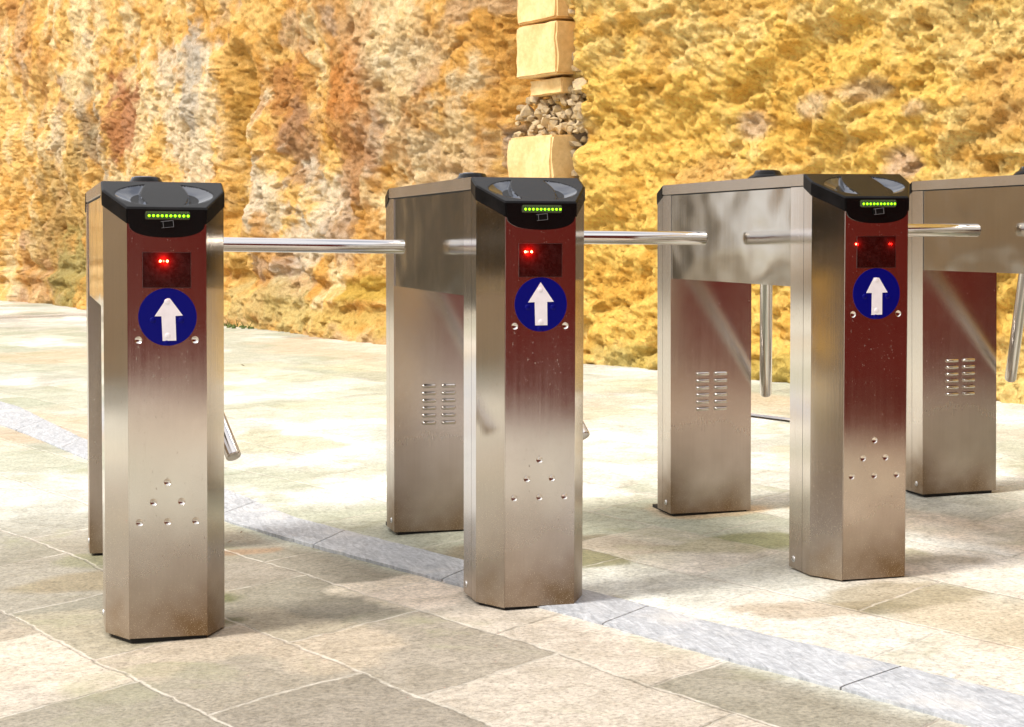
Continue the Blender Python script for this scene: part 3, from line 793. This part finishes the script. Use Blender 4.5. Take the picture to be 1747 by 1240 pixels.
    for x, z in ((-.0004, .7390), (.0008, .6655)): stud('bump', x, z, .0060, .0008, -.0029, M['white'], sg)
    # louvres on the far leg
    for cxv in (-.0277, .0306):
        for k in range(6):
            z = .4288 - k * .02145; w2, h2 = .0215, .0062
            bm = bmesh.new(); rings = []
            for sc, out in ((1.0, .0), (.97, .003), (.84, .0075), (.55, .0098)):
                hh = h2 * (sc if out < .004 else sc * .75)
                pts_ = rrect(cxv - w2 * (1 - (1 - sc) * .35), cxv + w2 * (1 - (1 - sc) * .35), z - hh, z + hh, hh * .98, 5)
                rings.append([bm.verts.new((x, PF - OY - out, zz)) for x, zz in pts_])
            n = len(rings[0])
            for a_, b_ in zip(rings, rings[1:]):
                for q in range(n): bm.faces.new((a_[q], a_[(q + 1) % n], b_[(q + 1) % n], b_[q]))
            bm.faces.new(rings[-1])
            from_bm('louvre', bm, M['post'], root, smooth=True)
    # slotted screws on the left side
    for y, z in ((.184, .0275), (1.136, .033)):
        bm = place_bm(lathe([(.0082, 0), (.0082, .0012), (.007, .0026), (.0035, .0034), (0, .0036)], 24), (-HW, y - OY, z), (-1, 0, 0))
        s_ = from_bm('screw', bm, M['zinc'], root, smooth=True)
        bm = bmesh.new(); boxm(bm, -.0001, .0001, -.006 + OY, .006 + OY, -.0008, .0008)
        for v in bm.verts: v.co.x = v.co.x * 3
        bmesh.ops.rotate(bm, verts=bm.verts, cent=(0, 0, 0), matrix=Matrix.Rotation(R(35), 3, 'X'))
        for v in bm.verts: v.co += Vector((-HW - .0035, y - OY, z))
        from_bm('slot', bm, M['dark'], s_)
    # tripod: hub and three arms
    ap_ = Vector((.002, .678 - OY, .862)); aa = .258
    bb = math.sqrt((1 - aa) / 2); cc = math.sqrt(1 - aa * aa - bb * bb)
    dirs = [Vector((1, .016, -.006)).normalized(), Vector((aa, -bb, -cc)), Vector((aa, bb, -cc))]
    axis = (dirs[0] + dirs[1] + dirs[2]).normalized()
    bm = place_bm(lathe([(.055, -.055), (.068, -.045), (.068, -.005), (.060, .012), (.045, .055), (.03, .07), (0, .074)], 40), ap_, axis)
    hub = from_bm('hub', bm, M['tube'], root, smooth=False)
    for i, dv in enumerate(dirs):
        r = .0185; L = .664
        bm = place_bm(lathe([(r, .03), (r, .2), (r, .4), (r, L - .0035), (r - .001, L - .001), (r - .0035, L), (0, L)], 40), ap_, dv)
        arm = from_bm('arm', bm, M['tube'], root, smooth=True)
        m_ = arm.modifiers.new('e', 'EDGE_SPLIT'); m_.split_angle = R(50)
    return root

T = [(.2461, 3.8724, .0, .0069, .0171), (1.104, 3.8978, .0111, -.0041, .0103), (1.9648, 3.9229, .0210, -.0019, .0012), (2.8334, 3.9655, .0360, -.0009, -.0100)]
LAB = ['leftmost steel turnstile, its red window showing two bright lights side by side in the middle',
       'second turnstile from left, two red lights at its window\'s left side, sharp arrow tip',
       'third turnstile from left, one dim red light at each side of its window',
       'rightmost turnstile standing mostly hidden behind the third one, at the right edge']
def copy_tree(o, parent=None):
    c = o.copy(); C.objects.link(c)
    if parent: c.parent = parent
    for ch in list(o.children): copy_tree(ch, c)
    return c
proto = make_turnstile()
roots = [proto] + [copy_tree(proto) for _ in range(3)]
def find(o, kind):
    r = []
    for c in o.children:
        if c.name.split('.')[0] == kind: r.append(c)
        r += find(c, kind)
    return r
for i, (o, (X, Y, z, rz, ry)) in enumerate(zip(roots, T)):
    o.location = (X + rz * .11, Y + OY, z + .002); o.rotation_euler = (0, ry, rz)
    tag(o, LAB[i], 'turnstile', 'stainless steel tripod turnstiles in a row')
    leds = find(find(o, 'reader_window')[0], 'led')
    pos = [(-.0142, .0006), (-.0364, -.0217), (-.0500, .0386), (-.03, -.015)][i]
    for l, x in zip(leds, pos): l.location.x = x
    win_ = leds[0].parent
    for k, x in enumerate(pos if i == 2 else [sum(pos) / 2]):
        ld = bpy.data.lights.new('led_light', 'POINT'); ld.color = (1, .02, .01); ld.shadow_soft_size = .002
        ld.energy = .022 if i == 2 else .16
        lo = bpy.data.objects.new('led_light', ld); C.objects.link(lo); lo.parent = win_; lo.location = (x, -.0095 - OY, .8262)
    if i == 2:
        for l in leds: l.material_slots[0].link = 'OBJECT'; l.material_slots[0].material = M['reddim']
# the lowered front arm of the second one hangs a little further out
find(roots[1], 'arm')[1].location.x += .016
# the torn arrow tips of the first and third sign
def torn(o, pts):
    a = find(o, 'arrow')[0]
    n = extrude_xz('arrow', pts, -.0029, -.0024, M['white'], a.parent); a.data = n.data; bpy.data.objects.remove(n)
torn(roots[0], [(.0005, .7462), (.0045, .7462), (.0066, .7448), (.0331, .7089), (.0173, .7079), (.0188, .6547), (-.0102, .6542), (-.0124, .7073), (-.0270, .7074), (-.0035, .7428), (-.0018, .7450)])
torn(roots[2], [(-.0068, .7450), (.0070, .7444), (.0300, .7085), (.0157, .7080), (.0157, .6547), (-.0125, .6542), (-.0120, .7078), (-.0270, .7080)])

# ---- small dry leaves on the paving
def leaves():
    m = plain('dry_leaf', (.16, .09, .04), .7, nz=.05, sc=50)
    bm = bmesh.new()
    pts = [(0, -.5), (.16, -.2), (.2, .1), (.1, .36), (0, .55), (-.1, .36), (-.2, .1), (-.16, -.2)]
    c = bm.verts.new((0, 0, .03)); vs_ = [bm.verts.new((x, y, .10 * abs(x) * 5 * .3 + .04 * math.sin(y * 4))) for x, y in pts]
    for k in range(8): bm.faces.new((c, vs_[k], vs_[(k + 1) % 8]))
    g_ = bmesh.ops.solidify(bm, geom=list(bm.faces), thickness=.02)
    l0 = from_bm('leaf', bm, m)
    rg = random.Random(2)
    spots = [(1.28, 11.7), (1.30, 10.6), (1.33, 8.6), (2.2, 9.4), (2.05, 7.2), (2.9, 8.3), (1.78, 3.55), (1.42, 3.9), (1.60, 3.62), (.5, 5.0), (.55, 5.15)]
    where = ['far off by the foot of the wall', 'just left of the second turnstile, far back', 'beyond the grey band left of the second turnstile', 'well behind the second turnstile', 'in the middle of the passage behind the second turnstile',
             'between the third turnstile and the wall', 'on the near right paving', 'beside the near end of the grey band', 'right beside the grey band in front', 'to the right of the leftmost turnstile', 'behind the leftmost turnstile near the grey band']
    for i, (x, y) in enumerate(spots):
        o = l0 if i == 0 else l0.copy()
        if i: C.objects.link(o)
        s = rg.uniform(.022, .04) * (1 if y > 6 else .5); o.scale = (s * .7, s, s)
        o.location = (x, y, gz(x) + .012); o.rotation_euler = (rg.uniform(-.2, .2), rg.uniform(-.2, .2), rg.uniform(0, 6))
        tag(o, 'tiny dry leaf ' + where[i], 'leaf', 'dry leaves scattered on the paving')
leaves()
